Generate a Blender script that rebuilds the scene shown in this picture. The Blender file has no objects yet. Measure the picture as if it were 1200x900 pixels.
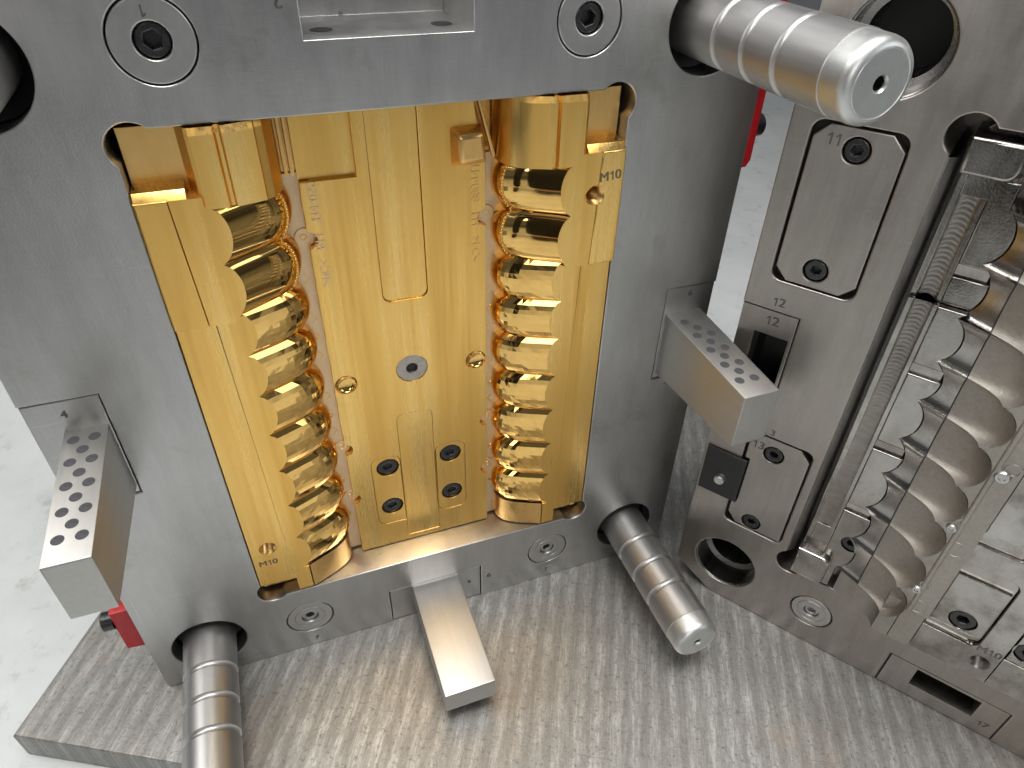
import bpy, bmesh, math, random
from math import sin, cos, pi, sqrt, radians
random.seed(7)
scene = bpy.context.scene
col = scene.collection
S = 0.001                                    # all lengths below are millimetres

# ------------------------------------------------------------------ camera
cam_d = bpy.data.cameras.new('camera'); cam = bpy.data.objects.new('camera', cam_d); col.objects.link(cam)
cam.location = (0.0687, -0.4041, 0.6002)
cam.rotation_euler = (0.9095, -0.0192, -0.3502)
cam_d.sensor_width = 36.0; cam_d.lens = 24.34
cam_d.clip_start = 0.01; cam_d.clip_end = 60
scene.camera = cam

# ------------------------------------------------------------------ workshop light
world = bpy.data.worlds.new('World'); scene.world = world; world.use_nodes = True
bg = world.node_tree.nodes['Background']
bg.inputs['Color'].default_value = (0.92, 0.95, 1.0, 1); bg.inputs['Strength'].default_value = 0.10
def area(name, loc, target, sx, sy, power, color, spread=180):
    d = bpy.data.lights.new(name, 'AREA'); d.shape = 'RECTANGLE'; d.size = sx; d.size_y = sy
    d.energy = power; d.color = color; d.spread = radians(spread)
    o = bpy.data.objects.new(name, d); col.objects.link(o); o.location = loc
    from mathutils import Vector
    o.rotation_euler = (Vector(target) - Vector(loc)).to_track_quat('-Z', 'Y').to_euler()
    return o
area('ceiling_lamp', (0.1, -0.35, 2.3), (0.15, -0.25, 0), 1.5, 0.9, 19, (1.0, 0.985, 0.955), 110)
area('ceiling_lamp', (-1.5, 0.6, 2.3), (-0.5, 0.2, 0), 1.2, 0.8, 12, (1.0, 0.975, 0.94), 120)
area('fill_light', (2.3, -2.0, 1.5), (0.3, 0.0, 0.2), 1.5, 1.3, 13, (0.96, 0.99, 1.0))
area('fill_light', (0.3, 2.6, 2.4), (0.3, 0.0, 0.2), 2.4, 1.0, 9, (0.99, 1.0, 1.0))
area('fill_light', (-1.3, -2.3, 1.5), (0.1, 0.0, 0.2), 1.4, 1.2, 20, (1.0, 0.985, 0.96))  # added frontal fill brightening the upright mould faces, not a known window
scene.view_settings.view_transform = 'Standard'; scene.view_settings.look = 'None'
scene.view_settings.exposure = 0.17; scene.view_settings.gamma = 1.0
scene.render.engine = 'CYCLES'

# ------------------------------------------------------------------ materials
def new_mat(name):
    m = bpy.data.materials.new(name); m.use_nodes = True
    return m, m.node_tree.nodes, m.node_tree.links, m.node_tree.nodes['Principled BSDF']
def ramp(N, pos_cols):
    r = N.new('ShaderNodeValToRGB'); e = r.color_ramp.elements
    while len(e) < len(pos_cols): e.new(0.5)
    for el, (p, c) in zip(e, pos_cols):
        el.position = p; el.color = (*c, 1) if not isinstance(c, float) else (c, c, c, 1)
    return r
def coords(N, Lk, scale, rot=(0, 0, 0)):
    t = N.new('ShaderNodeTexCoord'); mp = N.new('ShaderNodeMapping')
    mp.inputs['Scale'].default_value = scale; mp.inputs['Rotation'].default_value = rot
    Lk.new(t.outputs['Object'], mp.inputs['Vector']); return mp.outputs['Vector']
def noise(N, Lk, vec, scale, detail=4, rough=0.55):
    n = N.new('ShaderNodeTexNoise'); n.inputs['Scale'].default_value = scale
    n.inputs['Detail'].default_value = detail; n.inputs['Roughness'].default_value = rough
    Lk.new(vec, n.inputs['Vector']); return n.outputs['Fac']
def mixc(N, Lk, fac, a, b, mode='MIX'):
    m = N.new('ShaderNodeMix'); m.data_type = 'RGBA'; m.blend_type = mode
    if isinstance(fac, float): m.inputs[0].default_value = fac
    else: Lk.new(fac, m.inputs[0])
    for i, v in ((6, a), (7, b)):
        if isinstance(v, tuple): m.inputs[i].default_value = (*v, 1)
        else: Lk.new(v, m.inputs[i])
    return m.outputs[2]
def bump(N, Lk, b, h, strength, dist):
    n = N.new('ShaderNodeBump'); n.inputs['Strength'].default_value = strength
    n.inputs['Distance'].default_value = dist; Lk.new(h, n.inputs['Height'])
    return n
def metal(name, c_lo, c_hi, r_lo, r_hi, streak=(60, 60, 60), blotch=9.0, bstr=0.25, bdist=0.0002, dirt=None, fine=900, metallic=1.0, grain=0.0):
    """machined metal: large tonal blotches, fine directional streaks in roughness and relief, stray scratches"""
    m, N, Lk, b = new_mat(name)
    v = coords(N, Lk, (1, 1, 1)); vs = coords(N, Lk, streak)
    nb = noise(N, Lk, v, blotch, 5, 0.6); ns = noise(N, Lk, vs, 6.0, 6, 0.65); nf = noise(N, Lk, v, fine, 2, 0.5)
    mm = N.new('ShaderNodeMath'); mm.operation = 'MULTIPLY_ADD'; Lk.new(ns, mm.inputs[0]); mm.inputs[1].default_value = 0.5
    m2 = N.new('ShaderNodeMath'); m2.operation = 'MULTIPLY'; Lk.new(nb, m2.inputs[0]); m2.inputs[1].default_value = 0.5
    Lk.new(m2.outputs[0], mm.inputs[2])
    rc = ramp(N, [(0.32, c_lo), (0.68, c_hi)]); Lk.new(mm.outputs[0], rc.inputs[0])
    c = rc.outputs[0]
    if dirt:
        nd = noise(N, Lk, v, dirt[1], 8, 0.7); rd = ramp(N, [(dirt[2], 0.0), (dirt[3], 1.0)]); Lk.new(nd, rd.inputs[0])
        c = mixc(N, Lk, rd.outputs[0], c, dirt[0])
    if grain:
        vg = coords(N, Lk, (300, 300, 26)); vg2 = coords(N, Lk, (40, 40, 420), (0, 0.25, 0))
        g1 = noise(N, Lk, vg, 2.2, 4, 0.7); g2 = noise(N, Lk, vg2, 1.6, 4, 0.7)
        ga = N.new('ShaderNodeMath'); ga.operation = 'ADD'; Lk.new(g1, ga.inputs[0]); Lk.new(g2, ga.inputs[1])
        rg = ramp(N, [(0.0, 1.0 - grain), (1.0, 1.0)]); gh = N.new('ShaderNodeMath'); gh.operation = 'MULTIPLY_ADD'; Lk.new(ga.outputs[0], gh.inputs[0]); gh.inputs[1].default_value = 1.6; gh.inputs[2].default_value = -1.1
        Lk.new(gh.outputs[0], rg.inputs[0]); c = mixc(N, Lk, 1.0, c, rg.outputs[0], 'MULTIPLY')
        npit = noise(N, Lk, v, 75, 3, 0.5); rp = ramp(N, [(0.735, 0.0), (0.76, 0.65)]); Lk.new(npit, rp.inputs[0]); c = mixc(N, Lk, rp.outputs[0], c, tuple(x * 0.45 for x in c_lo))
        for rz, sc in ((0.6, (9, 1, 700)), (-0.35, (700, 1, 7)), (1.1, (8, 1, 800))):
            nsx = noise(N, Lk, coords(N, Lk, sc, (0, rz, 0)), 1.0, 2, 0.5); fsx = ramp(N, [(0.74, 0.0), (0.77, 0.35)]); Lk.new(nsx, fsx.inputs[0])
            c = mixc(N, Lk, fsx.outputs[0], c, tuple(min(1, x * 1.55) for x in c_hi))
    Lk.new(c, b.inputs['Base Color']); b.inputs['Metallic'].default_value = metallic
    rr = ramp(N, [(0.3, r_lo), (0.7, r_hi)]); Lk.new(mm.outputs[0], rr.inputs[0]); Lk.new(rr.outputs[0], b.inputs['Roughness'])
    ad = N.new('ShaderNodeMath'); ad.operation = 'ADD'; Lk.new(ns, ad.inputs[0]); Lk.new(nf, ad.inputs[1])
    bp = bump(N, Lk, b, ad.outputs[0], bstr, bdist); Lk.new(bp.outputs[0], b.inputs['Normal'])
    return m
M = {}
M['frame_steel'] = metal('ground_steel', (0.45, 0.445, 0.44), (0.60, 0.595, 0.59), 0.30, 0.42, (14, 14, 3), 8, 0.40, 0.0002, ((0.33, 0.30, 0.28), 14, 0.56, 0.80), grain=0.11)
M['cavity_steel'] = metal('brownish_ground_steel', (0.335, 0.31, 0.285), (0.49, 0.46, 0.43), 0.30, 0.46, (14, 14, 3), 8, 0.30, 0.0002, ((0.32, 0.285, 0.25), 11, 0.56, 0.82), grain=0.13)
M['pin_steel'] = metal('polished_pin_steel', (0.45, 0.445, 0.44), (0.56, 0.55, 0.54), 0.38, 0.48, (40, 3, 40), 12, 0.12, 0.0001)
M['bush_steel'] = metal('dark_bush_steel', (0.20, 0.195, 0.185), (0.32, 0.31, 0.30), 0.22, 0.34, (40, 3, 40), 12, 0.12, 0.0001)  # same make-up as the pin steel in darker tones
M['pin_end'] = metal('turned_pin_end', (0.62, 0.63, 0.62), (0.72, 0.73, 0.72), 0.38, 0.5, (40, 40, 40), 20, 0.2, 0.0001)
M['block_steel'] = metal('interlock_steel', (0.46, 0.45, 0.43), (0.56, 0.55, 0.53), 0.42, 0.54, (50, 4, 50), 14, 0.15, 0.0001)
M['washer_steel'] = metal('turned_washer_steel', (0.46, 0.455, 0.45), (0.55, 0.54, 0.53), 0.30, 0.42, (40, 40, 40), 25, 0.2, 0.0001)
M['insert_steel'] = metal('polished_insert_steel', (0.26, 0.245, 0.225), (0.50, 0.48, 0.455), 0.09, 0.28, (9, 9, 4), 26, 0.14, 0.0005, ((0.16, 0.14, 0.12), 22, 0.50, 0.74), 700)
M['swirl_steel'] = metal('milled_groove_steel', (0.20, 0.18, 0.165), (0.34, 0.315, 0.29), 0.26, 0.42, (20, 20, 60), 30, 0.3, 0.0003)
M['eroded_steel'] = metal('eroded_matt_steel', (0.31, 0.285, 0.255), (0.46, 0.43, 0.39), 0.44, 0.60, (60, 60, 60), 18, 0.55, 0.0004, ((0.24, 0.215, 0.19), 22, 0.58, 0.8), 1300)
def gold_material():
    m, N, Lk, b = new_mat('brushed_gold_bronze')
    v = coords(N, Lk, (1, 1, 1))
    wide = noise(N, Lk, coords(N, Lk, (60, 60, 3.5)), 1.0, 3, 0.55); thin = noise(N, Lk, coords(N, Lk, (420, 420, 7)), 1.0, 4, 0.65); spots = noise(N, Lk, v, 26, 6, 0.65)
    rc = ramp(N, [(0.22, (0.82, 0.475, 0.115)), (0.5, (0.93, 0.575, 0.165)), (0.78, (0.98, 0.67, 0.245))]); Lk.new(wide, rc.inputs[0])
    rt = ramp(N, [(0.3, 0.965), (0.7, 1.0)]); Lk.new(thin, rt.inputs[0]); c = mixc(N, Lk, 1.0, rc.outputs[0], rt.outputs[0], 'MULTIPLY')
    rs = ramp(N, [(0.58, 0.0), (0.82, 0.35)]); Lk.new(spots, rs.inputs[0]); c = mixc(N, Lk, rs.outputs[0], c, (0.66, 0.42, 0.16))
    Lk.new(c, b.inputs['Base Color']); b.inputs['Metallic'].default_value = 1.0
    ad = N.new('ShaderNodeMath'); ad.operation = 'ADD'; Lk.new(wide, ad.inputs[0]); Lk.new(thin, ad.inputs[1])
    rr = ramp(N, [(0.35, 0.42), (0.65, 0.22)]); mu = N.new('ShaderNodeMath'); mu.operation = 'MULTIPLY'; mu.inputs[1].default_value = 0.5; Lk.new(ad.outputs[0], mu.inputs[0]); Lk.new(mu.outputs[0], rr.inputs[0]); Lk.new(rr.outputs[0], b.inputs['Roughness'])
    bp = bump(N, Lk, b, thin, 0.14, 0.0002); bw = bump(N, Lk, b, wide, 0.12, 0.0010); Lk.new(bw.outputs[0], bp.inputs['Normal']); Lk.new(bp.outputs[0], b.inputs['Normal'])
    return m
M['gold'] = gold_material()
M['gold_mirror'] = metal('mirror_gold_bronze', (0.82, 0.50, 0.145), (0.92, 0.60, 0.21), 0.03, 0.07, (30, 30, 30), 20, 0.02, 0.0001)
M['gold_pink'] = metal('eroded_gold_bronze', (0.82, 0.60, 0.37), (0.88, 0.67, 0.44), 0.42, 0.52, (30, 30, 30), 20, 0.3, 0.0002)
M['gold_dark'] = metal('fine_milled_gold_bronze', (0.74, 0.445, 0.15), (0.92, 0.60, 0.23), 0.24, 0.36, (20, 20, 3), 20, 0.2, 0.0002, ((0.42, 0.28, 0.12), 24, 0.60, 0.82))
def plain(name, c, rough, metallic=0.0, spec=0.5):
    m, N, Lk, b = new_mat(name)
    v = coords(N, Lk, (1, 1, 1)); n = noise(N, Lk, v, 220, 5, 0.6)
    r = ramp(N, [(0.3, tuple(x * 0.75 for x in c)), (0.7, tuple(min(1, x * 1.2) for x in c))]); Lk.new(n, r.inputs[0])
    Lk.new(r.outputs[0], b.inputs['Base Color']); b.inputs['Metallic'].default_value = metallic
    rr = ramp(N, [(0.3, max(0.02, rough - 0.08)), (0.7, min(1.0, rough + 0.08))]); Lk.new(n, rr.inputs[0]); Lk.new(rr.outputs[0], b.inputs['Roughness'])
    b.inputs['Specular IOR Level'].default_value = spec
    return m
M['black_screw'] = plain('black_oxide_screw', (0.013, 0.013, 0.014), 0.30, 0.0, 0.7)
M['black_plastic'] = plain('black_plastic', (0.018, 0.018, 0.02), 0.42)
M['graphite'] = plain('graphite_plug', (0.085, 0.085, 0.092), 0.8, 0.0, 0.15)
M['red'] = plain('red_painted_strap', (0.50, 0.010, 0.016), 0.42)
M['ink'] = plain('engraved_grey_marking', (0.10, 0.09, 0.08), 0.6)
M['ink_gold'] = plain('laser_marking_on_gold', (0.17, 0.13, 0.075), 0.6)
M['bore'] = plain('bore_shade_black', (0.012, 0.012, 0.012), 0.45, 0.0)  # near-black colour stands in for the shade inside holes, recesses and openings
M['sprue'] = metal('speckled_sprue_bush', (0.36, 0.31, 0.27), (0.60, 0.56, 0.52), 0.3, 0.5, (90, 90, 90), 160, 0.4, 0.0004)

def base_plate_material():
    m, N, Lk, b = new_mat('worn_milled_plate_steel')
    v = coords(N, Lk, (1, 1, 1))
    t = N.new('ShaderNodeTexCoord'); sx = N.new('ShaderNodeSeparateXYZ'); Lk.new(t.outputs['Object'], sx.inputs[0])
    # milling bands run along the plate's local Y, wobbling a little
    w = N.new('ShaderNodeTexWave'); w.wave_type = 'BANDS'; w.bands_direction = 'X'; w.inputs['Scale'].default_value = 19.0
    w.inputs['Distortion'].default_value = 1.0; w.inputs['Detail'].default_value = 3; w.inputs['Detail Scale'].default_value = 9
    vw = coords(N, Lk, (1, 0.05, 1)); Lk.new(vw, w.inputs['Vector'])
    n1 = noise(N, Lk, v, 5.5, 6, 0.62); n2 = noise(N, Lk, coords(N, Lk, (270, 36, 1)), 1.0, 8, 0.80); n3 = noise(N, Lk, coords(N, Lk, (150, 6, 1)), 3, 5, 0.7)
    n4 = noise(N, Lk, v, 430, 3, 0.7)
    base = ramp(N, [(0.32, (0.25, 0.24, 0.222)), (0.5, (0.355, 0.354, 0.342)), (0.70, (0.47, 0.49, 0.475))]); Lk.new(n1, base.inputs[0])
    band = ramp(N, [(0.1, 0.0), (0.9, 1.0)]); Lk.new(w.outputs['Fac'], band.inputs[0])
    c = mixc(N, Lk, 0.20, base.outputs[0], band.outputs[0], 'OVERLAY')
    f2 = ramp(N, [(0.46, 1.0), (0.60, 0.0)]); Lk.new(n2, f2.inputs[0])
    mul = N.new('ShaderNodeMath'); mul.operation = 'MULTIPLY'; Lk.new(f2.outputs[0], mul.inputs[0]); mul.inputs[1].default_value = 0.66
    c = mixc(N, Lk, mul.outputs[0], c, (0.185, 0.175, 0.16))
    nd = noise(N, Lk, v, 240, 5, 0.8); fd = ramp(N, [(0.54, 0.0), (0.64, 0.75)]); Lk.new(nd, fd.inputs[0]); c = mixc(N, Lk, fd.outputs[0], c, (0.12, 0.112, 0.10))
    f3 = ramp(N, [(0.57, 0.0), (0.75, 0.35)]); Lk.new(n3, f3.inputs[0]); c = mixc(N, Lk, f3.outputs[0], c, (0.72, 0.73, 0.72))
    rust = noise(N, Lk, v, 8.0, 6, 0.7); fr = ramp(N, [(0.54, 0.0), (0.72, 0.6)]); Lk.new(rust, fr.inputs[0])
    c = mixc(N, Lk, fr.outputs[0], c, (0.36, 0.285, 0.215))
    # stray scratches
    for k, (rz, sc) in enumerate(((0.5, (13, 520, 1)), (-0.95, (10, 620, 1)), (1.3, (16, 560, 1)))):
        ns = noise(N, Lk, coords(N, Lk, sc, (0, 0, rz)), 1.6, 2, 0.5); fs = ramp(N, [(0.70, 0.0), (0.74, 0.6)]); Lk.new(ns, fs.inputs[0])
        c = mixc(N, Lk, fs.outputs[0], c, (0.14, 0.135, 0.13))
    Lk.new(c, b.inputs['Base Color']); b.inputs['Metallic'].default_value = 0.55
    rr = ramp(N, [(0.3, 0.46), (0.7, 0.34)]); Lk.new(n2, rr.inputs[0]); Lk.new(rr.outputs[0], b.inputs['Roughness'])
    ad = N.new('ShaderNodeMath'); ad.operation = 'ADD'; Lk.new(n2, ad.inputs[0]); Lk.new(n4, ad.inputs[1])
    bp = bump(N, Lk, b, ad.outputs[0], 0.45, 0.0004); Lk.new(bp.outputs[0], b.inputs['Normal'])
    return m
M['plate'] = base_plate_material()
def floor_material():
    m, N, Lk, b = new_mat('pale_concrete')
    v = coords(N, Lk, (1, 1, 1)); n1 = noise(N, Lk, v, 4, 7, 0.65); n2 = noise(N, Lk, v, 26, 8, 0.72); n3 = noise(N, Lk, v, 180, 3, 0.6)
    r = ramp(N, [(0.3, (0.43, 0.45, 0.45)), (0.7, (0.58, 0.605, 0.60))]); Lk.new(n1, r.inputs[0])
    f = ramp(N, [(0.56, 0.0), (0.74, 0.7)]); Lk.new(n2, f.inputs[0]); c = mixc(N, Lk, f.outputs[0], r.outputs[0], (0.26, 0.26, 0.245))
    Lk.new(c, b.inputs['Base Color']); b.inputs['Roughness'].default_value = 0.55
    bp = bump(N, Lk, b, n3, 0.2, 0.001); Lk.new(bp.outputs[0], b.inputs['Normal'])
    return m
M['floor'] = floor_material()

# ------------------------------------------------------------------ geometry helpers (x right, h out of the face, z up; mm)
class Geo:
    def __init__(self): self.v = []; self.f = []
    def add(self, verts, faces):
        o = len(self.v); self.v += verts; self.f += [[i + o for i in f] for f in faces]; return self
    def slab(self, outer, h0, h1, holes=(), bev=0.4, res=1):
        """flat piece with outline `outer` (x,z), from h0 (back) to h1 (front), edges rounded by bev"""
        cu = bpy.data.curves.new('tmp', 'CURVE'); cu.dimensions = '2D'; cu.fill_mode = 'BOTH'
        for lp in [outer, *holes]:
            s = cu.splines.new('POLY'); s.points.add(len(lp) - 1); s.use_cyclic_u = True
            for p, q in zip(s.points, lp): p.co = (q[0] * S, q[1] * S, 0, 1)
        t = (h1 - h0) / 2; bev = min(bev, t * 0.9)
        cu.extrude = (t - bev) * S; cu.bevel_depth = bev * S; cu.bevel_resolution = res; cu.offset = -bev * S
        ob = bpy.data.objects.new('tmp', cu); me = bpy.data.meshes.new_from_object(ob)
        hc = (h0 + h1) / 2 * S
        self.add([(p.co.x, -(p.co.z + hc), p.co.y) for p in me.vertices], [list(p.vertices) for p in me.polygons])
        bpy.data.objects.remove(ob); bpy.data.curves.remove(cu); bpy.data.meshes.remove(me); return self
    def lathe(self, cx, cz, prof, n=48):
        """turned piece about an axis along h through (cx,cz); prof = [(r,h)...]"""
        vs = []; fs = []
        for r, h in prof:
            for i in range(n):
                a = 2 * pi * i / n; vs.append(((cx + r * cos(a)) * S, -h * S, (cz + r * sin(a)) * S))
        for k in range(len(prof) - 1):
            for i in range(n):
                j = (i + 1) % n; fs.append([k * n + i, (k + 1) * n + i, (k + 1) * n + j, k * n + j])
        return self.add(vs, fs)
    def grid(self, pts):
        """rows of (x,h,z)"""
        nr, nc = len(pts), len(pts[0])
        vs = [(x * S, -h * S, z * S) for r in pts for (x, h, z) in r]
        fs = [[r * nc + c, r * nc + c + 1, (r + 1) * nc + c + 1, (r + 1) * nc + c] for r in range(nr - 1) for c in range(nc - 1)]
        return self.add(vs, fs)
    def hexa(self, p, chamfer=0):
        """8 corners (x,h,z): root 4 then tip 4"""
        vs = [(x * S, -h * S, z * S) for x, h, z in p]
        return self.add(vs, [[0, 1, 2, 3], [7, 6, 5, 4], [0, 4, 5, 1], [1, 5, 6, 2], [2, 6, 7, 3], [3, 7, 4, 0]])
    def box(self, x0, x1, h0, h1, z0, z1):
        return self.hexa([(x0, h0, z0), (x1, h0, z0), (x1, h0, z1), (x0, h0, z1), (x0, h1, z0), (x1, h1, z0), (x1, h1, z1), (x0, h1, z1)])
    def mesh(self, name, smooth=30, bevel=0, weld=True):
        me = bpy.data.meshes.new(name); me.from_pydata(self.v, [], self.f)
        bm = bmesh.new(); bm.from_mesh(me)
        if weld: bmesh.ops.remove_doubles(bm, verts=bm.verts, dist=0.00001)
        bmesh.ops.recalc_face_normals(bm, faces=bm.faces)
        if bevel:
            ed = [e for e in bm.edges if len(e.link_faces) == 2 and e.calc_face_angle(0) > radians(35)]
            bmesh.ops.bevel(bm, geom=ed, offset=bevel * S, segments=2, profile=0.6, affect='EDGES', clamp_overlap=True)
        if smooth:
            for f in bm.faces: f.smooth = True
            for e in bm.edges:
                if len(e.link_faces) != 2: continue
                a, b = e.link_faces; ca, cb = abs(a.normal.y) > 0.99995, abs(b.normal.y) > 0.99995
                e.smooth = e.calc_face_angle(0) < radians(smooth) and ca == cb
        bm.to_mesh(me); bm.free()
        return me
    def build(self, name, mat, parent=None, smooth=30, bevel=0, label=None, weld=True):
        me = self.mesh(name, smooth, bevel, weld); me.materials.append(M[mat])
        return link(name, me, parent, label)
def link(name, me, parent=None, label=None):
    o = bpy.data.objects.new(name, me); col.objects.link(o)
    if parent is not None: o.parent = parent
    if label: o['label'] = label
    return o
def tag(o, label, cat): o['label'] = label; o['category'] = cat; return o
def circle(cx, cz, r, n=48): return [(cx + r * cos(2 * pi * i / n), cz + r * sin(2 * pi * i / n)) for i in range(n)]
def hexagon(cx, cz, r): return [(cx + r * cos(pi / 3 * i + 0.3), cz + r * sin(pi / 3 * i + 0.3)) for i in range(6)]
def rect(x0, z0, x1, z1): return [(x0, z0), (x1, z0), (x1, z1), (x0, z1)]
def rrect(x0, z0, x1, z1, r, n=6, skip=''):
    out = []
    for k, (cx, cz, a0) in enumerate(((x0 + r, z0 + r, pi), (x1 - r, z0 + r, 1.5 * pi), (x1 - r, z1 - r, 0), (x0 + r, z1 - r, 0.5 * pi))):
        if str(k) in skip: out.append([(x0, z0), (x1, z0), (x1, z1), (x0, z1)][k]); continue
        for i in range(n + 1): a = a0 + pi / 2 * i / n; out.append((cx + r * cos(a), cz + r * sin(a)))
    return out
def chrect(x0, z0, x1, z1, c): return [(x0 + c, z0), (x1 - c, z0), (x1, z0 + c), (x1, z1 - c), (x1 - c, z1), (x0 + c, z1), (x0, z1 - c), (x0, z0 + c)]
def empty(name, loc, rz=0):
    o = bpy.data.objects.new(name, None); col.objects.link(o); o.location = loc; o.rotation_euler = (0, 0, rz); o.empty_display_size = 0.05; return o
def lettering(parent, text, x, z, h, size, mat, rot=0.0, mirror=False, thick=0.12, bold=0.035):
    g = Geo(); pieces = []
    short = all(ch in '0123456789M' for ch in text)
    adv = {'M': 0.78, '1': 0.46}
    if short:
        ws = [adv.get(ch, 0.56) * size for ch in text]; cur = -sum(ws) / 2
        for ch, w in zip(text, ws): pieces.append((ch, cur + w / 2)); cur += w
    else: pieces = [(text, 0.0)]
    for ch, ox in pieces:
        if ch == '1':      # upright with a flag
            w = 0.11 * size; H = 0.34 * size
            flat = [(0.02 * size, -H), (0.02 * size + w, -H), (0.02 * size + w, H), (0.02 * size, H), (-0.15 * size, H * 0.55), (-0.13 * size, H * 0.30), (0.02 * size, H * 0.52)]
            base_v = [(a * S, b * S, thick * S) for a, b in flat]; base_f = [[0, 1, 2, 3, 6], [3, 4, 5, 6]]; shifts = (0.0,)
        else:
            cu = bpy.data.curves.new('tmp', 'FONT'); cu.body = ch; cu.size = size * S; cu.align_x = 'CENTER'; cu.align_y = 'CENTER'; cu.extrude = thick * S
            ob = bpy.data.objects.new('tmp', cu); me0 = bpy.data.meshes.new_from_object(ob)
            base_v = [tuple(p.co) for p in me0.vertices]; base_f = [list(p.vertices) for p in me0.polygons]
            bpy.data.objects.remove(ob); bpy.data.curves.remove(cu); bpy.data.meshes.remove(me0)
            shifts = (-bold, 0.0, bold) if bold and short else (0.0,)
        for q, sh_ in enumerate(shifts):
            vs = []
            for a, b, c in base_v:
                a += (ox + sh_ * size) * S
                a, b = a * cos(rot) - b * sin(rot), a * sin(rot) + b * cos(rot)
                if mirror: a = -a
                vs.append((a + x * S, -(h * S) - c - q * 0.00001, b + z * S))
            g.add(vs, base_f)
    return g.build('lettering', mat, parent, smooth=0, weld=False)
def socket_screw(parent, x, z, h, r, mat='black_screw', hexr=0.48, name='socket_screw'):
    g = Geo(); g.slab(circle(x, z, r, 40), h - r * 0.7, h, [hexagon(x, z, r * hexr)], bev=r * 0.13, res=2)
    g.slab(circle(x, z, r * 0.9, 24), h - r * 0.95, h - r * 0.66, bev=0.05)
    return g.build(name, mat, parent, 35)
def threaded_hole(parent, x, z, h, r, mat):
    prof = [(r + 1.0, h - 0.35), (r, h - 1.2)]; k = h - 1.2
    while k > h - 14: prof += [(r - 0.75, k - 0.75), (r, k - 1.5)]; k -= 1.5
    g = Geo(); g.lathe(x, z, prof, 32); g.lathe(x, z, [(r, k), (0.01, k)], 32)
    return g.build('threaded_hole', mat, parent, 20)

# ------------------------------------------------------------------ setting
g = Geo(); g.add([(-9, -9, -0.034), (9, -9, -0.034), (9, 9, -0.034), (-9, 9, -0.034)], [[0, 1, 2, 3]])
fl = g.build('floor', 'floor'); fl['kind'] = 'structure'

bp_o = Geo()
bp_o.slab(rect(0, 0, 1010, 700), -17, 17, bev=1.6, res=2)
me = bp_o.mesh('base_plate', 40)
for v in me.vertices: v.co = (v.co.x, v.co.z, -v.co.y)       # lay it flat
me.flip_normals()
me.materials.append(M['plate'])
base = link('base_plate', me); base.location = (-0.2205, -0.002, -0.0171); base.rotation_euler = (0, 0, radians(-28.3))
tag(base, 'worn grey steel base plate with milled stripes carrying both mould halves', 'steel plate')

# ------------------------------------------------------------------ shared pieces of the two mould halves
def arc(cx, cz, r, a0, a1, n=14): return [(cx + r * cos(radians(a0 + (a1 - a0) * i / n)), cz + r * sin(radians(a0 + (a1 - a0) * i / n))) for i in range(n + 1)]
PX, PZ0, PZ1 = 149.5, 83.0, 481.0
def pocket_outline(off=9.0, r=13.0):
    half = 45 + math.degrees(math.acos(off / r))           # relief circle from wall to wall
    out = []
    for cx, cz, mid in ((-PX + off, PZ0 + off, 225), (PX - off, PZ0 + off, 315), (PX - off, PZ1 - off, 45), (-PX + off, PZ1 - off, 135)):
        out += arc(cx, cz, r, mid - half, mid + half)
    return out
LOBES = [438, 402, 366, 332, 298, 262, 226, 188, 150, 112]
AMP = 8.5; RIM = 224.0 - 149.5
def bez(p, t):
    a, b, c, d = p; u = 1 - t
    return tuple(u**3 * a[i] + 3 * u * u * t * b[i] + 3 * u * t * t * c[i] + t**3 * d[i] for i in range(2))
def prof(t, top): return bez([(0, -31.0), (0.0, -15.0), (13.0, -11.0), (37.0, top)], t)
def bulge(v):
    t = 2 * v - 1; b1 = sqrt(1 - 0.93); return (sqrt(1 - 0.93 * t * t) - b1) / (1 - b1)
def lobe_point(t, v, k, top):
    dx, h = prof(t, top); z = LOBES[k] + (LOBES[k + 1] - LOBES[k]) * v
    return RIM + dx - AMP * bulge(v), h, z
def scallop(k0, k1, n=14, t=1.0):
    pts = []
    for k in range(k0, k1):
        for i in range(n + (k == k1 - 1)):
            v = i / n; x, h, z = lobe_point(t, v, k, 0); pts.append((x, z))
    return pts                                            # running downward

# ================================================================== LEFT HALF (gold core side)
L = empty('mould_half', (0.1495, 0, 0))
tag(L, 'open steel mould half with gold coloured inserts and protruding guide pins', 'mould half')
PINS = [(-202.5, 45), (201.5, 47), (201, 515), (-202.5, 514)]
WASH = [(-117.3, 521.8), (116.8, 521.6), (-117.2, 42), (116, 43.2)]
outline = [(-248.3, 3), (-245.3, 0), (-44.5, 0), (-44.5, 46), (46, 46), (46, 0), (245, 0), (248, 3), (248, 236), (203.2, 236), (203.2, 325.5), (248, 325.5), (248, 563),
           (46, 563), (46, 518.5), (-46, 518.5), (-46, 563), (-248.3, 563), (-248.3, 324.5), (-202.8, 324.5), (-202.8, 235.5), (-248.3, 235.5)]
holes = [pocket_outline()] + [circle(x, z, 30, 64) for x, z in PINS] + [circle(x, z, 20.7, 64) for x, z in WASH]
frame = Geo().slab(outline, -62, 0, holes, bev=0.9, res=2).build('frame_plate', 'frame_steel', L, 40)
Geo().slab(rect(-248.3, 0.5, 248, 563), -120, -62.5, bev=1).build('backing_plate', 'frame_steel', L, 40)
# numbers stamped in the frame
lettering(frame, '2', -56, 537, 0.05, 9, 'ink', rot=pi)
lettering(frame, '1', -118, 535, -0.2, 8, 'ink', rot=pi)
lettering(frame, '6', 54, 28, 0.05, 9, 'ink'); lettering(frame, '7', -116, 9, 0.05, 7, 'ink'); lettering(frame, '7', 116, 11, 0.05, 6, 'ink'); lettering(frame, '4', 219, 229, 0.05, 8, 'ink')
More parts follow.
